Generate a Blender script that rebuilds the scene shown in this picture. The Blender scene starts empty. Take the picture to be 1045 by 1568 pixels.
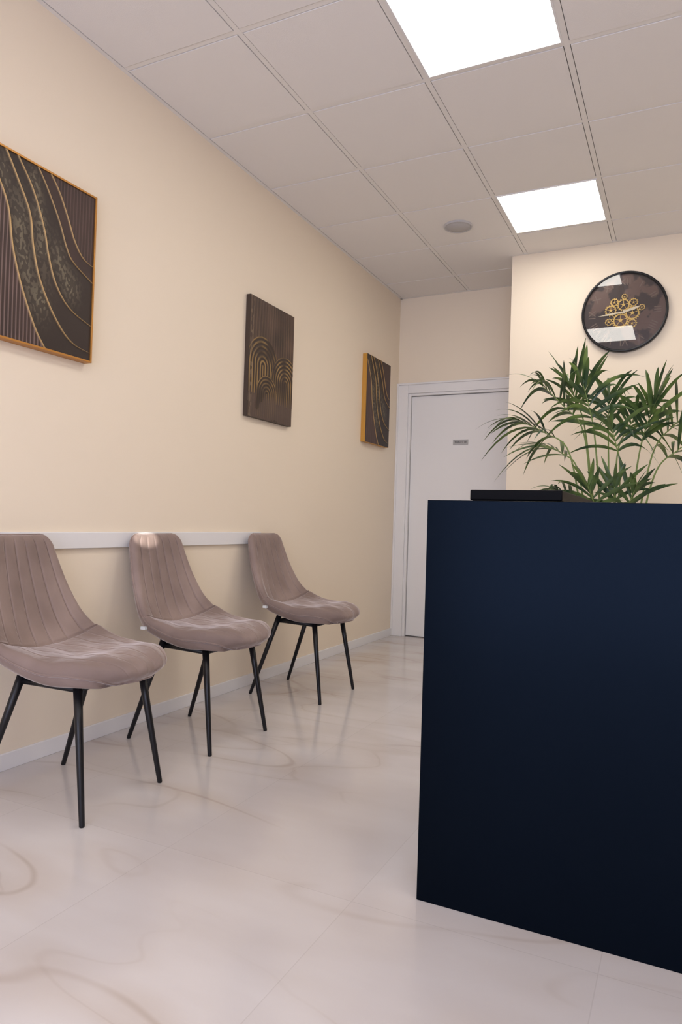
import bpy, math, random
import numpy as np
from mathutils import Vector, Matrix
random.seed(7)
S=bpy.context.scene
try:
    S.view_settings.view_transform='Standard'
    S.view_settings.look='None'
except Exception as e: print(e)
H=2.958; YB=5.74; YC=5.109; XC=1.12; XR=4.6; YF=-2.4

# ---------------------------------------------------------------- materials
def mat(name,col,rough=.5,metal=0.,spec=.5,**kw):
    m=bpy.data.materials.new(name);m.use_nodes=True
    b=m.node_tree.nodes['Principled BSDF']
    b.inputs['Base Color'].default_value=(*col,1)
    b.inputs['Roughness'].default_value=rough
    b.inputs['Metallic'].default_value=metal
    b.inputs['Specular IOR Level'].default_value=spec
    for k,v in kw.items():
        b.inputs[k.replace('_',' ')].default_value=v
    return m
def N(m,t,**kw):
    n=m.node_tree.nodes.new(t)
    for k,v in kw.items(): setattr(n,k,v)
    return n
def L(m,a,b): m.node_tree.links.new(a,b)
def bsdf(m): return m.node_tree.nodes['Principled BSDF']
def add_bump(m,scale,strength,dist=.002,detail=3,coord='Object'):
    tc=N(m,'ShaderNodeTexCoord');n=N(m,'ShaderNodeTexNoise')
    n.inputs['Scale'].default_value=scale;n.inputs['Detail'].default_value=detail
    bp=N(m,'ShaderNodeBump');bp.inputs['Strength'].default_value=strength;bp.inputs['Distance'].default_value=dist
    L(m,tc.outputs[coord],n.inputs['Vector']);L(m,n.outputs['Fac'],bp.inputs['Height']);L(m,bp.outputs['Normal'],bsdf(m).inputs['Normal'])
    return n
def col_noise(m,scale,c1,c2,lo=.3,hi=.7,detail=4):
    tc=N(m,'ShaderNodeTexCoord');n=N(m,'ShaderNodeTexNoise');n.inputs['Scale'].default_value=scale;n.inputs['Detail'].default_value=detail
    r=N(m,'ShaderNodeValToRGB');r.color_ramp.elements[0].position=lo;r.color_ramp.elements[1].position=hi
    r.color_ramp.elements[0].color=(*c1,1);r.color_ramp.elements[1].color=(*c2,1)
    L(m,tc.outputs['Object'],n.inputs['Vector']);L(m,n.outputs['Fac'],r.inputs['Fac']);L(m,r.outputs['Color'],bsdf(m).inputs['Base Color'])

M_wall=mat('wall_paint_cream',(.865,.757,.61),.62,spec=.3);add_bump(M_wall,180,.12)
M_white=mat('white_lacquer',(.82,.81,.81),.35)
M_door=mat('door_white',(.85,.835,.82),.4);add_bump(M_door,60,.03)
M_tile=mat('ceiling_tile',(.84,.81,.785),.85,spec=.2)
add_bump(M_tile,260,.25,.002)
M_bar=mat('ceiling_tbar',(.83,.80,.77),.5)
M_gap=mat('ceiling_gap',(.45,.42,.40),.9)
M_black=mat('black_metal',(.006,.006,.008),.32,spec=.35)
M_desk=mat('navy_laminate',(.0005,.0011,.0028),.26,spec=.105);add_bump(M_desk,350,.04,.001)
bsdf(M_desk).inputs['Specular Tint'].default_value=(.44,.66,1,1)
M_deskin=mat('black_laminate',(.003,.003,.004),.5,spec=.06)
M_gold=mat('gold',(.62,.42,.13),.35,.8)
M_goldframe=mat('copper_gold_frame',(.50,.24,.06),.4,.7)
M_goldside=mat('gold_painted_canvas_side',(.58,.30,.05),.45,.2)
M_panel=bpy.data.materials.new('led_panel');M_panel.use_nodes=True
nt=M_panel.node_tree;nt.nodes.remove(nt.nodes['Principled BSDF'])
em=nt.nodes.new('ShaderNodeEmission');em.inputs['Color'].default_value=(1,.945,.875,1);em.inputs['Strength'].default_value=9.8
nt.links.new(em.outputs[0],nt.nodes['Material Output'].inputs[0])

# velvet
M_vel=mat('taupe_velvet',(.25,.17,.145),.75,spec=.2)
b=bsdf(M_vel);b.inputs['Sheen Weight'].default_value=1.0;b.inputs['Sheen Roughness'].default_value=.30;b.inputs['Sheen Tint'].default_value=(.95,.88,.85,1)
col_noise(M_vel,5,(.225,.165,.143),(.32,.240,.210),.35,.65,2)
add_bump(M_vel,11,.7,.012,3)

# floor marble
M_floor=mat('cream_marble_tiles',(.7,.65,.6),.13,spec=.55)
def build_floor():
    m=M_floor;tc=N(m,'ShaderNodeTexCoord')
    mp=N(m,'ShaderNodeMapping');mp.inputs['Rotation'].default_value=(0,0,math.radians(-28));mp.inputs['Scale'].default_value=(.5,1.5,1)
    L(m,tc.outputs['Object'],mp.inputs['Vector'])
    w=N(m,'ShaderNodeTexNoise');w.inputs['Scale'].default_value=1.1;w.inputs['Detail'].default_value=2;w.inputs['Roughness'].default_value=.4
    L(m,mp.outputs[0],w.inputs['Vector'])
    mx=N(m,'ShaderNodeMix',data_type='RGBA',blend_type='ADD');mx.inputs['Factor'].default_value=.24
    L(m,mp.outputs[0],mx.inputs[6]);L(m,w.outputs['Color'],mx.inputs[7])
    def ridge(scale,width,det,off):
        ad=N(m,'ShaderNodeVectorMath',operation='ADD');ad.inputs[1].default_value=(off,off*.7,0);L(m,mx.outputs[2],ad.inputs[0])
        n=N(m,'ShaderNodeTexNoise');n.inputs['Scale'].default_value=scale;n.inputs['Detail'].default_value=det;n.inputs['Roughness'].default_value=.35
        L(m,ad.outputs[0],n.inputs['Vector'])
        s=N(m,'ShaderNodeMath',operation='SUBTRACT');L(m,n.outputs['Fac'],s.inputs[0]);s.inputs[1].default_value=.5
        a=N(m,'ShaderNodeMath',operation='ABSOLUTE');L(m,s.outputs[0],a.inputs[0])
        r=N(m,'ShaderNodeMapRange',interpolation_type='SMOOTHSTEP');L(m,a.outputs[0],r.inputs[0])
        r.inputs[1].default_value=0;r.inputs[2].default_value=width;r.inputs[3].default_value=1;r.inputs[4].default_value=0
        return r.outputs[0]
    v1=ridge(1.6,.012,1.5,0);v2=ridge(1.6,.10,1.5,0);v3=ridge(2.5,.011,1.5,5.3);v4=ridge(2.5,.08,1.5,5.3)
    cl=N(m,'ShaderNodeTexNoise');cl.inputs['Scale'].default_value=2.0;cl.inputs['Detail'].default_value=4;L(m,mx.outputs[2],cl.inputs['Vector'])
    cr=N(m,'ShaderNodeValToRGB');cr.color_ramp.elements[0].position=.35;cr.color_ramp.elements[1].position=.68
    cr.color_ramp.elements[0].color=(.665,.63,.625,1);cr.color_ramp.elements[1].color=(.585,.54,.525,1)
    L(m,cl.outputs['Fac'],cr.inputs['Fac'])
    cur=cr.outputs['Color']
    mk=N(m,'ShaderNodeTexNoise');mk.inputs['Scale'].default_value=1.7;L(m,tc.outputs['Object'],mk.inputs['Vector'])
    mr=N(m,'ShaderNodeMapRange');L(m,mk.outputs['Fac'],mr.inputs[0]);mr.inputs[1].default_value=.38;mr.inputs[2].default_value=.60
    for v,c,f in ((v2,(.52,.44,.38,1),.42),(v4,(.52,.45,.40,1),.30),(v3,(.42,.35,.30,1),.25),(v1,(.38,.30,.24,1),.42)):
        mm=N(m,'ShaderNodeMath',operation='MULTIPLY');L(m,v,mm.inputs[0]);L(m,mr.outputs[0],mm.inputs[1])
        m2=N(m,'ShaderNodeMath',operation='MULTIPLY');L(m,mm.outputs[0],m2.inputs[0]);m2.inputs[1].default_value=f
        x=N(m,'ShaderNodeMix',data_type='RGBA');L(m,m2.outputs[0],x.inputs[0]);L(m,cur,x.inputs[6]);x.inputs[7].default_value=c
        cur=x.outputs[2]
    br=N(m,'ShaderNodeTexBrick');br.offset=0;br.inputs['Scale'].default_value=1
    br.inputs['Brick Width'].default_value=.6;br.inputs['Row Height'].default_value=1.2;br.inputs['Mortar Size'].default_value=.0013
    br.inputs['Color1'].default_value=(1,1,1,1);br.inputs['Color2'].default_value=(.96,.95,.94,1);br.inputs['Mortar'].default_value=(.88,.87,.86,1)
    mp2=N(m,'ShaderNodeMapping');mp2.inputs['Location'].default_value=(.255,.74,0);L(m,tc.outputs['Object'],mp2.inputs['Vector']);L(m,mp2.outputs[0],br.inputs['Vector'])
    x=N(m,'ShaderNodeMix',data_type='RGBA',blend_type='MULTIPLY');x.inputs[0].default_value=1;L(m,cur,x.inputs[6]);L(m,br.outputs['Color'],x.inputs[7])
    L(m,x.outputs[2],bsdf(m).inputs['Base Color'])
build_floor()

# ---------------------------------------------------------------- helpers
def mesh(name,V,F,m,smooth=False,parent=None,mi=None):
    me=bpy.data.meshes.new(name);me.from_pydata([tuple(v) for v in V],[],[tuple(f) for f in F]);me.update()
    for mm in (m if isinstance(m,(list,tuple)) else [m]): me.materials.append(mm)
    if mi is not None: me.polygons.foreach_set('material_index',mi)
    if smooth: me.polygons.foreach_set('use_smooth',[True]*len(me.polygons))
    o=bpy.data.objects.new(name,me);S.collection.objects.link(o)
    if parent: o.parent=parent
    return o
BF=[(0,3,2,1),(4,5,6,7),(0,1,5,4),(1,2,6,5),(2,3,7,6),(3,0,4,7)]
def bv(x0,x1,y0,y1,z0,z1):
    return [(x0,y0,z0),(x1,y0,z0),(x1,y1,z0),(x0,y1,z0),(x0,y0,z1),(x1,y0,z1),(x1,y1,z1),(x0,y1,z1)]
def boxes(name,L_,m,bevel=0,parent=None):
    V=[];F=[];MI=[]
    for e in L_:
        n=len(V);V+=bv(*e[:6]);F+=[tuple(i+n for i in f) for f in BF];MI+=[e[6] if len(e)>6 else 0]*6
    o=mesh(name,V,F,m,parent=parent,mi=MI)
    if bevel:
        md=o.modifiers.new('b','BEVEL');md.width=bevel;md.segments=2;md.limit_method='ANGLE'
    return o
def empty(name,loc=(0,0,0)):
    e=bpy.data.objects.new(name,None);S.collection.objects.link(e);e.location=loc;e.empty_display_size=.1;return e
def catmull(P,n):
    P=[np.array(p,float) for p in P];P=[2*P[0]-P[1]]+P+[2*P[-1]-P[-2]]
    out=[]
    m=len(P)-3
    for k in range(n):
        t=k/(n-1)*m;i=min(int(t),m-1);t-=i
        a,b,c,d=P[i:i+4]
        out.append(.5*((2*b)+(-a+c)*t+(2*a-5*b+4*c-d)*t*t+(-a+3*b-3*c+d)*t**3))
    return np.array(out)
def tube(P,R,k=10,caps=True):
    P=[Vector(p) for p in P];V=[];F=[]
    up=None
    for i,p in enumerate(P):
        t=(P[min(i+1,len(P)-1)]-P[max(i-1,0)]).normalized()
        if up is None: up=t.orthogonal().normalized()
        up=(up-t*up.dot(t)).normalized();s=t.cross(up)
        r=R[i] if hasattr(R,'__len__') else R
        for j in range(k):
            a=2*math.pi*j/k;V.append(p+up*math.cos(a)*r+s*math.sin(a)*r)
    for i in range(len(P)-1):
        for j in range(k):
            F.append((i*k+j,i*k+(j+1)%k,(i+1)*k+(j+1)%k,(i+1)*k+j))
    if caps:
        F.append(tuple(range(k-1,-1,-1)));F.append(tuple((len(P)-1)*k+j for j in range(k)))
    return V,F
def merge(parts):
    V=[];F=[]
    for v,f in parts:
        n=len(V);V+=list(v);F+=[tuple(i+n for i in q) for q in f]
    return V,F
def lathe(prof,n=48):
    V=[];F=[]
    for (r,z) in prof:
        for j in range(n):
            a=2*math.pi*j/n;V.append((r*math.cos(a),r*math.sin(a),z))
    for i in range(len(prof)-1):
        for j in range(n):
            F.append((i*n+j,i*n+(j+1)%n,(i+1)*n+(j+1)%n,(i+1)*n+j))
    return V,F

# ---------------------------------------------------------------- room shell
T=.12
boxes('floor',[(-T,XR+T,YF-T,YB+T,-.1,0)],M_floor)
boxes('wall_left',[(-T,0,YF-T,YB+T,0,H+.06)],M_wall)
boxes('wall_right',[(XR,XR+T,YF-T,YB+T,0,H+.06)],M_wall)
boxes('wall_corridor_end',[(0,XC+.05,YB,YB+T,2.2,H+.06),(1.115,XC+.05,YB,YB+T,0,2.2)],M_wall)
boxes('wall_back',[(XC,XR,YC,YB+T,0,H+.06)],M_wall)
boxes('wall_front',[(0,.35,YF-T,YF,0,H+.06),(4.3,XR,YF-T,YF,0,H+.06),(.35,4.3,YF-T,YF,2.55,H+.06)],M_wall)
boxes('window_1',[(.35,.41,YF-.08,YF-.02,.0,2.55),(4.24,4.3,YF-.08,YF-.02,0,2.55),(.41,4.24,YF-.08,YF-.02,2.49,2.55),(.41,4.24,YF-.08,YF-.02,0,.06),
   (1.66,1.72,YF-.08,YF-.02,.06,2.49),(2.94,3.0,YF-.08,YF-.02,.06,2.49)],M_white,.003)
boxes('baseboard_left',[(0,.012,YF,YB-.03,0,.064)],M_white,.002)
boxes('baseboard_back',[(XC,XR,YC-.012,YC,0,.064)],M_white,.002)
boxes('baseboard_right',[(XR-.012,XR,YF,YC-.013,0,.064)],M_white,.002)
boxes('trim_chair_rail',[(0,.018,YF,3.56,.832,.901)],M_white,.003)

# ceiling
gx=[.019+.6*k for k in range(0,8)];gy=[2.326+.6*k for k in range(-8,6)]
xs=[0.0]+[g for g in gx if g>.1 and g<XR]+[XR]
ys=[YF]+[g for g in gy if g>YF+.05]+[YB]
lights=[(1.219,y) for y in (-1.274,.526,2.326,4.126)]+[(3.019,y) for y in (-1.274,.526,2.326,4.126)]
cb=[(-T,XR+T,YF-T,YB+T,H+.014,H+.06,2)]
for i in range(len(xs)-1):
    for j in range(len(ys)-1):
        x0,x1,y0,y1=xs[i],xs[i+1],ys[j],ys[j+1]
        if y0>YC+.1 and x0>XC+.2: continue
        a0=x0+(.024 if i==0 else .0155);a1=x1-.0155;b0=y0+.0155;b1=y1-(.024 if j==len(ys)-2 else .0155)
        if any(abs(x0-l[0])<.05 and abs(y0-l[1])<.05 for l in lights): continue
        cb.append((a0,a1,b0,b1,H,H+.016,0))
for g in xs[1:-1]: cb.append((g-.012,g+.012,YF,YB,H+.002,H+.016,1))
for g in ys[1:-1]: cb.append((0,XR,g-.012,g+.012,H+.0025,H+.016,1))
for e in [(0,.02,YF,YB),(XR-.02,XR,YF,YC),(0,XC,YB-.02,YB),(XC,XR,YC-.02,YC),(XC-.02,XC,YC-.02,YB),(0,XR,YF,YF+.02)]:
    cb.append((*e,H-.001,H+.016,1))
boxes('ceiling',cb,[M_tile,M_bar,M_gap])
for (x,y) in lights:
    e=empty('ceiling_light_panel',(x+.3,y+.3,H))
    w=.288
    boxes('diffuser',[(-w+.008,w-.008,-w+.008,w-.008,.0,.006)],M_panel,parent=e)
    boxes('panel_frame',[(-w,-w+.008,-w,w,-.002,.01),(w-.008,w,-w,w,-.002,.01),(-w+.008,w-.008,-w,-w+.008,-.002,.01),(-w+.008,w-.008,w-.008,w,-.002,.01)],M_white,parent=e)
M_spk=mat('speaker_grille',(.50,.49,.50),.6)
V,F=lathe([(.0001,-.010),(.078,-.010),(.080,-.008),(.082,-.012),(.090,-.012),(.094,-.006),(.094,0.0)],48)
o=mesh('ceiling_speaker',V,F,M_spk,True);o.location=(.906,4.453,H+.0005)

# door
door=empty('door_1',(0,YB,0))
fr=[]
fr+=[(.0,.10,-.018,.0,0,2.205),(1.02,1.115,-.018,.0,0,2.205),(.10,1.02,-.018,0,2.115,2.205)]
fr+=[(.10,.122,-.006,.05,0,2.115),(.998,1.02,-.006,.05,0,2.115),(.122,.998,-.006,.05,2.095,2.115)]
fr+=[(.0,.016,-.03,-.018,0,2.205),(.016,1.1,-.03,-.018,2.19,2.205)]
boxes('door_frame',fr,M_door,.003,door)
boxes('door_leaf',[(.126,.994,.022,.06,.008,2.091)],M_door,.002,door)
boxes('door_rebate',[(0,1.115,.06,.12,0,2.2)],M_gap,0,door)
V,F=merge([tube([(.93,.022,1.02),(.93,-.03,1.02)],.01),tube([(.93,-.03,1.02),(.82,-.03,1.02)],.009)])
mesh('door_handle',V,F,mat('chrome',(.6,.6,.6),.25,1.),True,door)
M_sign=mat('brushed_sign',(.45,.44,.43),.4,.2)
sg=empty('toilet_sign',(.574,YB+.021,1.684))
boxes('sign_plate',[(-.066,.066,-.004,0,-.022,.022)],M_sign,.001,sg)
def text(name,s,size,m,parent,loc,rot,ext=.0004):
    c=bpy.data.curves.new(name,'FONT');c.body=s;c.size=size;c.align_x='CENTER';c.align_y='CENTER';c.extrude=ext
    c.materials.append(m);o=bpy.data.objects.new(name,c);S.collection.objects.link(o);o.parent=parent;o.location=loc;o.rotation_euler=rot;return o
text('lettering','TOILETTE',.025,M_black,sg,(0,-.005,0),(math.pi/2,0,0))

# ---------------------------------------------------------------- reception desk
dk=empty('reception_desk',(1.688,1.751,0))
W=2.3
boxes('front_panel',[(0,W,0,.038,0,1.042)],M_desk,.0015,dk)
boxes('side_panel',[(0,.038,.038,.72,0,1.042),(W-.038,W,.038,.72,0,1.042)],M_desk,.0015,dk)
boxes('worktop',[(.038,W-.038,.038,.72,.72,.75)],M_deskin,.0015,dk)
boxes('raised_counter',[(.104,.33,.05,.72,.75,1.045),(.100,.334,.046,.724,1.045,1.072)],M_deskin,.003,dk)

# ---------------------------------------------------------------- chair
def build_chair_mesh():
    #   x     z    halfw  thick lift
    K=[(.052,.893,.166,.034,.004),(.070,.81,.180,.040,.008),(.098,.70,.200,.044,.018),(.130,.60,.220,.048,.034),(.158,.535,.238,.052,.050),(.190,.490,.250,.056,.062),
       (.245,.466,.257,.062,.056),(.345,.457,.257,.068,.032),(.450,.456,.251,.074,.012),(.550,.465,.237,.076,.002),(.618,.456,.219,.066,-.006),(.642,.430,.209,.048,-.01)]
    C=catmull(K,400)
    seg=np.sqrt((np.diff(C[:,0])**2)+(np.diff(C[:,1])**2));s=np.concatenate([[0],np.cumsum(seg)]);Ltot=s[-1]
    nu,nv=181,150
    tt=np.linspace(0,1,nv);vv=tt-.55*np.sin(2*math.pi*tt)/(2*math.pi);vv=vv*Ltot
    uu0=np.linspace(-1,1,nu);uu=np.sign(uu0)*(1-(1-np.abs(uu0))**1.2)
    ctr=np.array([[np.interp(v,s,C[:,k]) for k in range(5)] for v in vv])
    tx=np.gradient(ctr[:,0],vv);tz=np.gradient(ctr[:,1],vv);ln=np.hypot(tx,tz);tx/=ln;tz/=ln
    seams=[-.72,-.43,-.145,.145,.43,.72]
    front=[];back=[]
    vs=.495
    for i,v in enumerate(vv):
        x,z,w,th,lift=ctr[i]
        rc=.05 if v<Ltot/2 else .13
        d=min(v,Ltot-v)
        ww=w
        if d<rc: ww=w-rc+math.sqrt(max(rc*rc-(rc-d)**2,0))
        n=(-tz[i],tx[i])
        vb=v/Ltot
        back_w=1/(1+math.exp((vb-vs+.01)*70))*(1/(1+math.exp((.030-vb)*150)))
        seat_w=(1-1/(1+math.exp((vb-vs-.03)*40)))*.25
        for j,u in enumerate(uu):
            y=u*ww;lf=lift*abs(u)**2.2
            px=x+n[0]*lf;pz=z+n[1]*lf
            if vb>.5: px-= .03*abs(u)**3*(vb-.5)*2
            de=min(d,(1-abs(u))*ww);r=.028
            pr=math.sqrt(max(0,1-(1-min(de,r)/r)**2))
            g=0
            for k in seams: g+=math.exp(-((u-k)/.011)**2)
            g=min(g,1)*.0070*(back_w+seat_w*1.2)
            g+=.012*math.exp(-((vb-vs)/.010)**2)
            puff=.0030*back_w*abs(math.sin(math.pi*(u-.145)/.29))**.5
            puff+= .0045*seat_w*4*math.sin(9*u+14*vb)*math.sin(17*vb+3*u)
            puff+= .012*(1/(1+math.exp((vs+.02-vb)*60)))*(1-abs(u)**3)
            off=th*.5*pr+(puff-g)*pr
            front.append((px+n[0]*off,y,pz+n[1]*off))
            offb=th*.5*pr
            back.append((px-n[0]*offb,y,pz-n[1]*offb))
    V=front+back;F=[];nF=nu*nv
    bidx=lambda i,j:(i*nu+j) if (i in(0,nv-1) or j in (0,nu-1)) else nF+i*nu+j
    for i in range(nv-1):
        for j in range(nu-1):
            F.append((i*nu+j,(i+1)*nu+j,(i+1)*nu+j+1,i*nu+j+1))
            F.append((bidx(i,j),bidx(i,j+1),bidx(i+1,j+1),bidx(i+1,j)))
    loop=[front[j] for j in range(nu)]+[front[i*nu+nu-1] for i in range(1,nv)]+[front[(nv-1)*nu+j] for j in range(nu-2,-1,-1)]+[front[i*nu] for i in range(nv-2,0,-1)]
    return V,F,loop
cV,cF,loop=build_chair_mesh()
M_tag=mat('white_tag',(.75,.78,.8),.5)
legs=[((.50,-.165,.435),(.572,-.207,0)),((.50,.165,.435),(.572,.207,0)),((.285,-.175,.450),(.130,-.207,0)),((.285,.175,.450),(.130,.207,0))]
proto={}
def chair(loc,rot):
    e=empty('upholstered_chair',loc);e.rotation_euler=(0,0,rot)
    if not proto:
        def reg(o): proto[o.name]=o.data
        o=mesh('seat_and_back',cV,cF,M_vel,True,e);reg(o)
        v,f=tube(loop+[loop[0]],.0038,6,False);o=mesh('piping',v,f,M_vel,True,e);reg(o)
        for k,(a,b) in enumerate(legs):
            o=mesh('leg_%d'%(k+1),*tube([a,tuple((np.array(a)*.6+np.array(b)*.4)),(b[0],b[1],.004),b],[.015,.0125,.009,.008],14),M_black,True,e);reg(o)
        zf=.412
        v,f=merge([tube([(.27,-.175,zf+.008),(.505,-.165,zf)],.011,10),tube([(.27,.175,zf+.008),(.505,.165,zf)],.011,10),
                   tube([(.28,-.175,zf+.004),(.28,.175,zf+.004)],.011,10),tube([(.50,-.165,zf),(.50,.165,zf)],.011,10)])
        o=mesh('under_frame',v,f,M_black,True,e);reg(o)
        o=boxes('label_tag',[(.232,.256,-.268,-.252,.494,.506)],M_tag,0,e);reg(o)
    else:
        for k,d in proto.items():
            o=bpy.data.objects.new(k,d);S.collection.objects.link(o);o.parent=e
    return e
chair((.036,1.778,0),math.radians(6))
chair((-.004,2.585,0),math.radians(-.8))
chair((-.002,3.535,0),0)

# ---------------------------------------------------------------- paintings
def paint_mat():
    m=mat('textured_painting',(.1,.1,.1),.55)
    a=N(m,'ShaderNodeVertexColor',layer_name='Col');L(m,a.outputs['Color'],bsdf(m).inputs['Base Color'])
    L(m,a.outputs['Alpha'],bsdf(m).inputs['Metallic'])
    add_bump(m,400,.2,.001)
    return m
M_paint=paint_mat()
def vnoise(s,t,sc,seed):
    r=np.random.RandomState(seed).rand(64,64)
    x=(s*sc)%62.9;y=(t*sc)%62.9
    i=x.astype(int);j=y.astype(int);fx=x-i;fy=y-j;fx=fx*fx*(3-2*fx);fy=fy*fy*(3-2*fy)
    return (r[i,j]*(1-fx)+r[i+1,j]*fx)*(1-fy)+(r[i,j+1]*(1-fx)+r[i+1,j+1]*fx)*fy
def mixc(c,mask,col): return c*(1-mask[...,None])+np.array(col)*mask[...,None]
def waves(s,t):
    c=np.zeros(s.shape+(4,));c[...]=(.042,.021,.017,0)
    n=vnoise(s,t,9,1);c[...,:3]*=(.75+.5*n)[...,None]
    def curve(pts):
        P=np.array(pts);o=np.argsort(P[:,1]);C=catmull(P[o],60);k=np.argsort(C[:,1]);return np.interp(t,C[k,1],C[k,0],left=9,right=-9)
    a=curve([(-.08,1.02),(.06,.86),(.17,.7),(.22,.5),(.31,.3),(.44,.1),(.56,-.02)])
    b_=curve([(.12,1.02),(.24,.88),(.36,.72),(.40,.55),(.47,.38),(.62,.2),(.80,.08),(1.05,.04)])
    d_=curve([(.22,1.02),(.38,.86),(.49,.68),(.55,.52),(.63,.38),(.78,.27),(1.05,.20)])
    e_=curve([(.40,1.02),(.52,.9),(.64,.75),(.72,.62),(.80,.55),(1.05,.46)])
    f_=curve([(.52,1.02),(.63,.92),(.72,.8),(.80,.68),(.9,.6),(1.05,.57)])
    rib=np.clip((np.sin(s*2*math.pi*30+.8*np.sin(t*5))-.3)*2.2,0,1)
    c=mixc(c,(s<a)*rib*.70,(.23,.155,.135,0))
    c=mixc(c,(s>f_)*rib*.40,(.15,.09,.075,0))
    fl=vnoise(s,t,62,5)*.5+vnoise(t+.3*s,s,61,8)*.5
    def blob(cs,ct,ws,wt,ang):
        ds,dt=(s-cs),(t-ct);ca,sa=math.cos(ang),math.sin(ang)
        return np.exp(-(((ds*ca+dt*sa)/ws)**2+((-ds*sa+dt*ca)/wt)**2))
    B=blob(.13,.86,.05,.10,.3)+blob(.28,.64,.07,.16,.15)+blob(.34,.42,.05,.12,.35)+blob(.48,.26,.09,.10,.5)+blob(.50,.48,.06,.15,.35)+blob(.46,.72,.05,.13,.3)+blob(.66,.52,.06,.12,.5)+blob(.40,.90,.04,.08,.4)+blob(.78,.40,.07,.08,.7)
    inb=((s>a)&(s<e_))*1.
    c=mixc(c,inb,(.026,.015,.011,0))
    c=mixc(c,np.clip(B,0,1)*inb*(.20+.65*(fl>.52)),(.175,.145,.095,.05))
    c=mixc(c,((s>b_)&(s<d_)&(t<.5))*.6,(.030,.017,.013,0))
    for q,wd in((a,.008),(b_,.008),(d_,.007),(e_,.005),(f_,.006)):
        c=mixc(c,np.exp(-((s-q)/wd)**2),(.60,.40,.17,.4))
    return c,c[...,0]*.01
def arcs(s,t):
    c=np.zeros(s.shape+(4,));c[...]=(.070,.040,.028,0)
    c[...,:3]*=(.45+1.0*vnoise(s,t,7,2))[...,None]
    asp=1.4;h=np.zeros(s.shape)
    rib=.5+.5*np.sin(s*2*math.pi*18+6*vnoise(s,t,3,4));g=vnoise(s,t,6,12)
    c=mixc(c,(rib>.65)*.35*g,(.25,.17,.11,.2));h=rib*.001
    for (cx,cy,R,lower,nr) in ((.30,.45,.34,.20,6),(.82,.36,.33,.16,7),(.40,.22,.22,.02,5)):
        d=np.hypot(s-cx,np.maximum(t-cy,0)*asp)
        ins=(d<R)*(t>lower)*1.
        ring=.5+.5*np.cos(d/R*2*math.pi*nr+.6*vnoise(s,t,12,31))
        c=mixc(c,ins,(.035,.020,.014,0));h=np.where(ins>0,ring*.0015,h)
        gold=np.clip(2.0*vnoise(s,t,9,7)-.45,.08,1)
        c=mixc(c,ins*np.clip((ring-.45)*3,0,1)*gold*.7,(.42,.27,.10,.3))
    low=np.clip((.24-t)/.08,0,1)
    c=mixc(c,low*.8*(vnoise(s,t,10,21)>.35),(.10,.065,.05,0))
    c=mixc(c,(np.abs(s-.05)<.03)*(vnoise(s*2,t,30,9)>.55)*.5,(.28,.20,.13,.2))
    return c,h
def painting(y0,y1,z0,z1,d,fn,side,frame=False):
    e=empty('wall_painting',(0,y0,z0));w=y1-y0;hh=z1-z0
    ins=.008 if frame else 0
    nu,nv=300,400
    s,t=np.meshgrid(np.linspace(0,1,nu),np.linspace(0,1,nv))
    c,h=fn(s,t)
    V=np.stack([np.full(s.shape,d-(.004 if frame else 0))+h,ins+s*(w-2*ins),ins+t*(hh-2*ins)],-1).reshape(-1,3)
    F=[(i*nu+j,i*nu+j+1,(i+1)*nu+j+1,(i+1)*nu+j) for i in range(nv-1) for j in range(nu-1)]
    o=mesh('painted_surface',V,F,M_paint,True,e)
    ca=o.data.color_attributes.new('Col','FLOAT_COLOR','POINT');ca.data.foreach_set('color',c.reshape(-1).astype(np.float32))
    q=.0005
    boxes('canvas_body',[(.001,d-.0045,ins+q,w-ins-q,ins+q,hh-ins-q)],M_gap if frame else side,0,e)
    if not frame: boxes('canvas_edge',[(.0012,d-.0008,0,.0004,0,hh),(.0012,d-.0008,w-.0004,w,0,hh),(.0012,d-.0008,.0004,w-.0004,0,.0004),(.0012,d-.0008,.0004,w-.0004,hh-.0004,hh)],side,0,e)
    if frame:
        boxes('frame',[(.001,d+.002,0,ins,0,hh),(.001,d+.002,w-ins,w,0,hh),(.001,d+.002,ins,w-ins,0,ins),(.001,d+.002,ins,w-ins,hh-ins,hh)],M_goldframe,.001,e)
    return e
M_darkside=mat('dark_canvas_side',(.05,.032,.022),.6)
painting(1.650,2.166,1.612,2.312,.04,waves,M_goldside,True)
painting(3.350,3.850,1.572,2.272,.03,arcs,M_darkside)
painting(4.975,5.455,1.613,2.303,.04,waves,M_goldside)

# ---------------------------------------------------------------- clock
ck=empty('wall_clock',(1.894,YC,2.463));ck.rotation_euler=(math.pi/2,0,0)
R=.275
V,F=lathe([(R-.006,.0),(R,.004),(R,.034),(R-.003,.038),(R-.012,.038),(R-.016,.034),(R-.016,.012),(.0001,.010)],96)
mesh('case_and_rim',V,F,M_black,True,ck)
M_face=mat('clock_face_brown',(.05,.03,.025),.5)
col_noise(M_face,6,(.055,.031,.026),(.20,.115,.085),.50,.54,6)
V,F=lathe([(R-.016,.014),(.0001,.014)],96);mesh('dial',V,F,M_face,False,ck)
M_ink=mat('numeral_bronze',(.26,.18,.14),.5,.2)
for k,sn in enumerate(['XII','I','II','III','IIII','V','VI','VII','VIII','IX','X','XI']):
    a=-2*math.pi*k/12
    text('numeral_%d'%k,sn,.066,M_ink,ck,(-math.sin(a)*.205,math.cos(a)*.205,.0148),(0,0,a))
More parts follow.
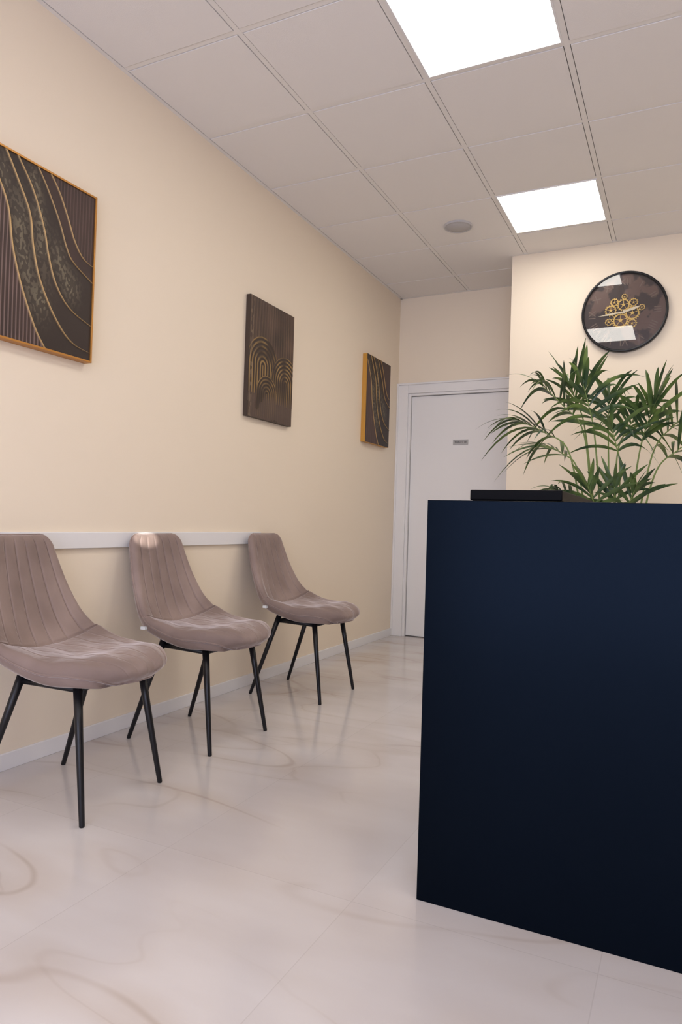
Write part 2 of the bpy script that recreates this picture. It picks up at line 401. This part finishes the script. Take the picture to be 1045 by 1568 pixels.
def gear(cx,cy,r,n,z,th=.003,spokes=5):
    cx*=1.15;cy*=1.1
    V=[];F=[];m=n*4
    for j in range(m):
        a=2*math.pi*j/m;ro=r*(1.0 if (j%4)<2 else .82)
        for (rr,zz) in((ro,z+th),(ro,z),(r*.70,z),(r*.70,z+th)): V.append((cx+rr*math.cos(a),cy+rr*math.sin(a),zz))
    for j in range(m):
        q=(j+1)%m
        for k in range(4): F.append((j*4+k,q*4+k,q*4+(k+1)%4,j*4+(k+1)%4))
    parts=[(V,F)]
    for k in range(spokes):
        a=2*math.pi*k/spokes+.3
        parts.append(tube([(cx,cy,z+th/2),(cx+r*.72*math.cos(a),cy+r*.72*math.sin(a),z+th/2)],r*.05,4))
    parts.append(tube([(cx,cy,z-.001),(cx,cy,z+th+.001)],r*.20,12))
    return merge(parts)
G=[gear(-.02,-.05,.055,20,.016),gear(.045,-.01,.05,18,.018),gear(-.005,.045,.045,16,.017),gear(-.075,.015,.04,14,.018),gear(-.055,.065,.028,12,.019),gear(.05,.055,.03,12,.016),gear(.045,-.075,.032,12,.019),gear(-.085,-.055,.026,10,.017),gear(.095,.02,.022,10,.016),gear(-.0,.095,.02,10,.018)]
V,F=merge(G);mesh('gears',V,F,M_gold,False,ck)
M_hand=mat('pale_gold_hands',(.9,.8,.58),.35,.3)
def hand(a,l,w,z):
    d=Vector((math.sin(a),math.cos(a),0));n=Vector((d.y,-d.x,0));o=Vector((0,0,z))
    P=[o-d*.03+n*w*.4,o-d*.03-n*w*.4,o+d*l*.6-n*w,o+d*l,o+d*l*.6+n*w]
    return [tuple(p) for p in P]+[tuple(p+Vector((0,0,.0015))) for p in P],[(0,1,2,3,4),(9,8,7,6,5)]+[(k,(k+1)%5,5+(k+1)%5,5+k) for k in range(5)]
v,f=merge([hand(math.radians(264),.17,.006,.024),hand(math.radians(74),.11,.009,.0265),tube([(0,0,.016),(0,0,.029)],.010,16)])
mesh('hands',v,f,M_hand,False,ck)
M_glass=bpy.data.materials.new('clock_glass');M_glass.use_nodes=True
nt=M_glass.node_tree;nt.nodes.remove(nt.nodes['Principled BSDF'])
tr=nt.nodes.new('ShaderNodeBsdfTransparent');gl=nt.nodes.new('ShaderNodeBsdfGlossy');gl.inputs['Roughness'].default_value=.01
fx=nt.nodes.new('ShaderNodeFresnel');fx.inputs['IOR'].default_value=1.55;mu=nt.nodes.new('ShaderNodeMath');mu.operation='MULTIPLY';mu.inputs[1].default_value=1.9
ms=nt.nodes.new('ShaderNodeMixShader');nt.links.new(fx.outputs[0],mu.inputs[0]);nt.links.new(mu.outputs[0],ms.inputs[0]);nt.links.new(tr.outputs[0],ms.inputs[1]);nt.links.new(gl.outputs[0],ms.inputs[2]);nt.links.new(ms.outputs[0],nt.nodes['Material Output'].inputs[0])
V,F=lathe([(R-.014,.034),(.0001,.034)],96);mesh('glass',V,F,M_glass,False,ck)

# ---------------------------------------------------------------- palm
pm=empty('potted_palm',(1.90,4.35,0))
M_leaf=mat('palm_leaf',(.03,.075,.018),.36,spec=.5)
col_noise(M_leaf,7,(.020,.056,.018),(.14,.22,.05),.40,.68,2)
M_stem=mat('palm_stem',(.20,.28,.08),.5)
M_pot=mat('pot_anthracite',(.03,.03,.032),.5);M_soil=mat('soil',(.03,.018,.01),.9)
V,F=lathe([(.0001,0),(.13,0),(.135,.005),(.175,.34),(.18,.36),(.172,.36),(.165,.33)],48);mesh('pot',V,F,M_pot,True,pm)
V,F=lathe([(.168,.325),(.0001,.33)],48);mesh('soil',V,F,M_soil,False,pm)
leafV=[];leafF=[];stems=[]
def leaflet(p,dirv,nrm,ln,wd,droop):
    n0=len(leafV);k=8
    side=dirv.cross(nrm).normalized()
    for i in range(k+1):
        t=i/k;c=p+dirv*ln*t+Vector((0,0,-droop*ln*t*t))
        w=wd*(math.sin(math.pi*min(t*.93+.06,1))**.7)*(1-.25*t)
        if i==k: w=.0006
        for sgn,zz in((-1,.25),(0,0),(1,.25)):
            leafV.append(c+side*sgn*w+nrm*(zz*w))
    for i in range(k):
        a=n0+i*3;leafF.extend([(a,a+1,a+4,a+3),(a+1,a+2,a+5,a+4)])
def frond(base,mid,tip,ln,n,start=.55,spread=58,w=.0140,droop=.25,up=.35):
    P=[Vector(q) for q in (base,mid,tip)]
    pts=catmull([base,tuple((P[0]*.45+P[1]*.55)+Vector((0,0,.04))),mid,tuple((P[1]*.5+P[2]*.5)+Vector((0,0,.025))),tip],40)
    stems.append(tube(pts,[.0075*(1-.75*i/39) for i in range(40)],6))
    for i in range(n):
        q=(i/(n-1));t=start+(1-start)*q
        k=t*39;a=int(min(k,38));p=Vector(pts[a]).lerp(Vector(pts[a+1]),k-a)
        T=(Vector(pts[min(a+2,39)])-Vector(pts[max(a-2,0)])).normalized()
        sd=T.cross(Vector((0,0,1)))
        if sd.length<.35: sd=sd+Vector((.8,-.4,0))
        sd=(sd+Vector((.35 if sd.x>=0 else -.35,0,0)))
        sd=(sd-T*sd.dot(T)).normalized();nn=sd.cross(T).normalized()
        for sg in(-1,1):
            ang=math.radians(spread*(1-.65*q)+random.uniform(-12,12))
            L_=ln*(.7+.5*math.sin(math.pi*min(q*.85+.18,1)))*random.uniform(.8,1.18)
            d=(T*math.cos(ang)+sd*sg*math.sin(ang)+nn*(up+random.uniform(-.2,.2))).normalized()
            leaflet(p,d,nn,L_,w*random.uniform(.8,1.2),droop*random.uniform(.4,1.9))
    leaflet(Vector(pts[-1]),(Vector(pts[-1])-Vector(pts[-4])).normalized(),Vector((0,-.3,1)).normalized(),ln*.8,w*.8,droop)
b0=lambda dx,dy:(dx,dy,.33)
frond(b0(-.03,0),(-.22,-.10,1.42),(-.48,-.16,1.60),.38,8,.66,droop=.55,up=.1)
frond(b0(-.03,.02),(-.20,.12,1.34),(-.40,.18,1.50),.34,6,.68,droop=.6,up=.1)
frond(b0(-.02,.03),(-.16,.05,1.55),(-.40,.00,1.84),.38,8,.64,droop=.45)
frond(b0(.0,.02),(-.16,.10,1.58),(-.25,.06,1.84),.38,6,.70,spread=46,droop=.2)
frond(b0(.01,0),(-.08,-.10,1.50),(-.14,-.20,1.80),.36,7,.64,droop=.45)
frond(b0(.02,.0),(-.02,.05,1.45),(-.03,.10,1.76),.36,7,.64,droop=.5)
frond(b0(.02,.02),(.03,.05,1.42),(.14,.0,1.66),.36,7,.66,droop=.6)
frond(b0(.03,-.03),(.06,-.12,1.32),(.02,-.22,1.54),.32,6,.66,droop=.6)
frond(b0(.04,0),(.15,-.02,1.40),(.23,-.06,1.70),.36,8,.60,spread=48)
frond(b0(.04,.02),(.22,.12,1.44),(.44,.10,1.70),.42,8,.62,droop=.55)
frond(b0(.05,.0),(.24,-.08,1.30),(.46,-.12,1.50),.36,7,.64,droop=.55)
frond(b0(-.02,-.03),(-.05,-.12,1.02),(-.10,-.20,1.22),.25,6,.62)
frond(b0(.02,-.03),(.03,-.10,1.00),(.04,-.18,1.22),.24,6,.62)
frond(b0(.03,-.02),(.08,-.08,1.0),(.14,-.15,1.20),.23,6,.62)
frond(b0(-.04,.0),(-.14,-.05,1.05),(-.28,-.1,1.20),.23,5,.66,droop=.5)
mesh('leaves',leafV,leafF,M_leaf,True,pm)
V,F=merge(stems);mesh('stems',V,F,M_stem,True,pm)

# ---------------------------------------------------------------- light
w=bpy.data.worlds.new('sky');S.world=w;w.use_nodes=True
bg=w.node_tree.nodes['Background'];bg.inputs['Color'].default_value=(.71,.755,1.0,1);bg.inputs['Strength'].default_value=4.7
pl=bpy.data.lights.new('window_portal','AREA');pl.shape='RECTANGLE';pl.size=3.9;pl.size_y=2.5
try: pl.cycles.is_portal=True
except Exception as e: print(e)
po=bpy.data.objects.new('window_portal',pl);S.collection.objects.link(po);po.location=(2.325,YF-.1,1.27);po.rotation_euler=(math.pi/2,0,0)
sl=bpy.data.lights.new('sunbeam','SPOT');sl.energy=4500;sl.spot_size=math.radians(.75);sl.spot_blend=.9;sl.shadow_soft_size=.005;sl.color=(1,.96,.9)
so=bpy.data.objects.new('sunbeam',sl);S.collection.objects.link(so);so.location=(3.4,YF-.3,2.45)
so.rotation_euler=(Vector((.07,2.50,.875))-so.location).to_track_quat('-Z','Y').to_euler()

# ---------------------------------------------------------------- camera
yaw,pit,rho=.45687,.01424,.03065
f=Vector((-math.sin(yaw)*math.cos(pit),math.cos(yaw)*math.cos(pit),math.sin(pit)))
r=Vector((math.cos(yaw),math.sin(yaw),0));u=r.cross(f)
r2=r*math.cos(rho)+u*math.sin(rho);u2=-r*math.sin(rho)+u*math.cos(rho)
cam=bpy.data.cameras.new('camera');co=bpy.data.objects.new('camera',cam);S.collection.objects.link(co)
cam.sensor_fit='VERTICAL';cam.sensor_height=36;cam.sensor_width=24;cam.lens=1073.385/1568.2*36;cam.clip_start=.05
Mx=Matrix((r2,u2,-f)).transposed().to_4x4();Mx.translation=Vector((2.29615,0,.97683));co.matrix_world=Mx
S.camera=co
